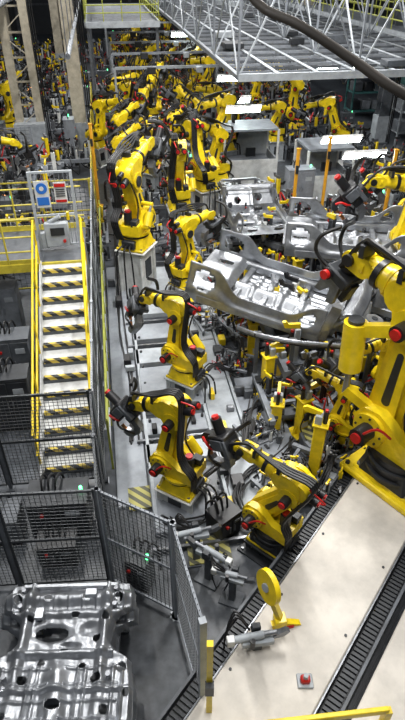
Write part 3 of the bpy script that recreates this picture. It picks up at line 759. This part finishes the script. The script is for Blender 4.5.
# ------------------------------------------------------------ overhead grid
def grid():
    b=B();L=34;W=8.5;rr=random.Random(5)
    for i in range(8):
        x=W*i/7;b.box((x,L/2,0),(.07,L,.14),'grey');b.box((x,L/2,.08),(.12,L,.02),'lgrey')
    for j in range(52):
        y=L*j/51;b.box((W/2,y,.02),(W,.04,.08),'grey' if j%2 else 'mgrey')
    b.box((W/2,0,0),(W,.12,.2),'lgrey')
    for j in range(0,35,4):
        y=L*j/34
        for i in(0,3,6):
            x=W*i/7;b.box((x,y,2.6),(.06,.06,5.2),'grey')
            b.beam((x,y,0),(x+1.2,y,2.4),.045,.045,'lgrey')
            if i:b.beam((x,y,0),(x-1.2,y,2.4),.045,.045,'grey')
            b.beam((x,y,0),(x,y+2,2.2),.045,.045,'lgrey');b.beam((x,y+4,0),(x,y+2,2.2),.045,.045,'lgrey')
    for z in(2.4,5.2):
        for x in(0,W/2,W):b.box((x,L/2,z),(.1,L,.12),'mgrey')
    for j in range(6):b.tube([(.6+j*.12,0,-.12),(.6+j*.12,L,-.12)],.025,'rubber',sub=1)
    for j in range(40):
        x=rr.uniform(.3,W-.3);y=rr.uniform(.5,L-1)
        if j%3==0:b.box((x,y,.2),(rr.uniform(.3,.9),rr.uniform(.3,.9),rr.uniform(.15,.3)),rr.choice(['dark','mgrey','lgrey']),.02)
        else:b.tube([(x,y,0),(x+.2,y,-.5),(x+.5,y,-rr.uniform(.5,1.2)),(x+.9,y,0)],.03,'rubber')
    b.putL('overhead_steel_grid',3.9,17.6,5.0)
grid()
def mezz(s0,s1,t0,t1,z,name='mezzanine_walkway',m='grey'):
    b=B();w=s1-s0;l=t1-t0
    for i in range(int(l/.4)):b.box((w/2,.12+i*.4,0),(w,.2,.05),m)
    for x in(0,w):b.box((x,l/2,-.12),(.12,l,.28),'lgrey')
    for y in(0,l):b.box((w/2,y,-.12),(w,.12,.28),'lgrey')
    n=int(l/1.5)
    for i in range(n+1):
        y=l*i/n;b.box((w/2,y,-.14),(w,.08,.16),'grey')
        for x in(0,w):b.cyl((x,y,0),(x,y,1.1),.025,'lime',seg=6)
    for x in(0,w):
        for h in(.4,.75,1.1):b.tube([(x,0,h),(x,l,h)],.03,'lime',sub=1)
    k=int(w/1.2)+1
    for h in(.4,.75,1.1):b.tube([(0,0,h),(w,0,h)],.03,'lime',sub=1)
    for i in range(k):b.cyl((w*i/k,0,0),(w*i/k,0,1.1),.025,'lime',seg=6)
    for x in(.1,w-.1):
        for y in(.2,l-.2):b.box((x,y,-z/2),(.14,.14,z),'mgrey')
    b.putL(name,s0,t0,z)
mezz(-.6,3.2,34,46,5.0);mezz(12.6,14.4,22,46,5.2)
def duct(s0,t0,s1,t1,z,rr,m,name='overhead_duct'):
    b=B();x0,y0=LW(s0,t0);x1,y1=LW(s1,t1);d=Vector((x1-x0,y1-y0,0));L=d.length
    b.cyl((0,0,0),(L,0,0),rr,m,seg=12)
    for i in range(int(L/3)+1):b.cyl((i*3,0,0),(i*3+.06,0,0),rr*1.15,m,seg=12);b.cyl((i*3+.03,0,0),(i*3+.03,0,12-z),.015,'steel',seg=5)
    b.put(name,(x0,y0,z),math.atan2(d.y,d.x))
duct(-3.9,20,-3.9,60,6.2,.12,'grey');duct(-4.3,20,-4.3,60,6.0,.08,'mgrey')
duct(-9,34,3.4,34,6.8,.2,'mgrey');duct(-9,46,3.4,46,6.6,.15,'grey');duct(-.9,18,-.9,55,5.6,.07,'grey')
# lamps
def lamp(loc,L=1.3,rz=0,n=2,up=2.2):
    b=B();b.box((0,0,.06),(L+.1,.34,.05),'white')
    for k in range(n):b.cyl((-L/2,-.08+.16*k,0),(L/2,-.08+.16*k,0),.05,'tube_lamp',seg=8)
    for sy in(-1,1):b.box((0,sy*.17,.03),(L+.1,.02,.1),'white')
    for x in(-L/2,L/2):b.cyl((x,0,.08),(x,0,up),.008,'steel',seg=5)
    o=b.put('fluorescent_lamp',loc,LINE+rad(rz));o.rotation_euler=(rad(-50),0,LINE+rad(rz));return o
lamp((5.0,20.9,2.5),1.4,up=.3);lamp((5.5,19.4,2.4),1.4,up=.3);lamp((1.4,25,3.0),1.1,up=.3);lamp((1.6,23.3,3.0),1.3,up=.3);lamp((1.3,27.5,3.4),1.2,up=.3);lamp((-.8,38,4.0),2,up=.3);lamp((6.5,30,3.4),2,up=.3)
def booth(loc,w,d,h):
    b=B();b.box((0,0,h),(w,d,.08),'grey')
    for sx in(-1,1):
        for sy in(-1,1):b.box((sx*w/2,sy*d/2,h/2),(.08,.08,h),'white')
    b.box((0,-d/2,.55),(w,.04,1.0),'white');b.box((-w/2,0,.55),(.04,d,1.0),'lgrey');b.box((w/2,0,.55),(.04,d,1.0),'lgrey');b.box((0,d/2,h/2),(w,.04,h),'lgrey')
    b.box((0,0,.9),(w*.8,d*.5,.06),'grey');b.box((.2,.1,1.1),(.4,.1,.35),'dark');b.box((0,0,.45),(w*.7,.4,.85),'mgrey')
    b.put('operator_booth',loc+(0,),LINE)
booth(LW(5.7,23.6),2.2,1.6,2.2);booth(LW(8.2,21.2),1.8,1.6,2.0)
def rack(loc,w,h,m):
    b=B()
    for sx in(-1,1):
        for sy in(-.5,.5):b.box((sx*w/2,sy,h/2),(.08,.08,h),m)
    for z in(.3,h*.5,h*.95):
        b.box((0,0,z),(w,1.1,.07),m)
        for i in range(4):b.box((-w/2+w*(i+.5)/4,0,z+.3),(w/5,.7,.5),random.choice(['teal','mgrey','grey','dark','lgrey']),.02)
    b.put('parts_rack',loc+(0,),LINE)
for i,(s_,t) in enumerate([(14.2,20),(16.2,29),(15.6,34),(11.4,47),(16.6,25),(-11.8,20),(-11.8,26),(-11.5,33),(-11,38)]):rack(LW(s_,t),2.6,2.6,['mgrey','lgrey','teal'][i%3])
b=B();b.tube([(0,.3,.66),(.35,.15,.23),(.52,0,0),(.7,-.3,-.07),(.93,-.5,-.19),(1.12,-.7,-.29),(1.55,-1.0,-.44),(2.25,-1.3,-.49)],.022,'brown',seg=10)
b.put('overhead_cable',(-.25,3.3,7.79))
# ------------------------------------------------------------ lights
def area(s_,t,z,sx,sy,e,col=(1,.985,.96)):
    l=bpy.data.lights.new('ceiling_light','AREA');l.shape='RECTANGLE';l.size=sx;l.size_y=sy;l.energy=e;l.color=col
    o=bpy.data.objects.new('ceiling_light',l);bpy.context.scene.collection.objects.link(o);x,y=LW(s_,t);o.location=(x,y,z);o.rotation_euler=(0,0,LINE)
for t,k in((3,.65),(10,1.25),(18,1.4),(29,1.3),(43,1.2)):
    area(-2.5,t,10.5,.5,4,460*k);area(4,t,10.5,.5,4,820*k)
area(9,20,10.5,.5,5,500);area(9,38,10.5,.5,5,500);area(-6,38,10.5,.5,5,400);area(1,58,10.5,.5,5,500)
w=bpy.data.worlds.new('w');bpy.context.scene.world=w;w.use_nodes=True
w.node_tree.nodes['Background'].inputs[0].default_value=(.5,.58,.68,1);w.node_tree.nodes['Background'].inputs[1].default_value=.14
sc=bpy.context.scene
sc.view_settings.view_transform='Standard'
c=bpy.data.cameras.new('camera');o=bpy.data.objects.new('camera',c);sc.collection.objects.link(o)
o.location=(0,0,8);o.rotation_euler=(math.pi/2-rad(36.2),0,0);c.sensor_fit='VERTICAL';c.sensor_height=36;c.lens=36*560/720
c.clip_end=300
sc.camera=o
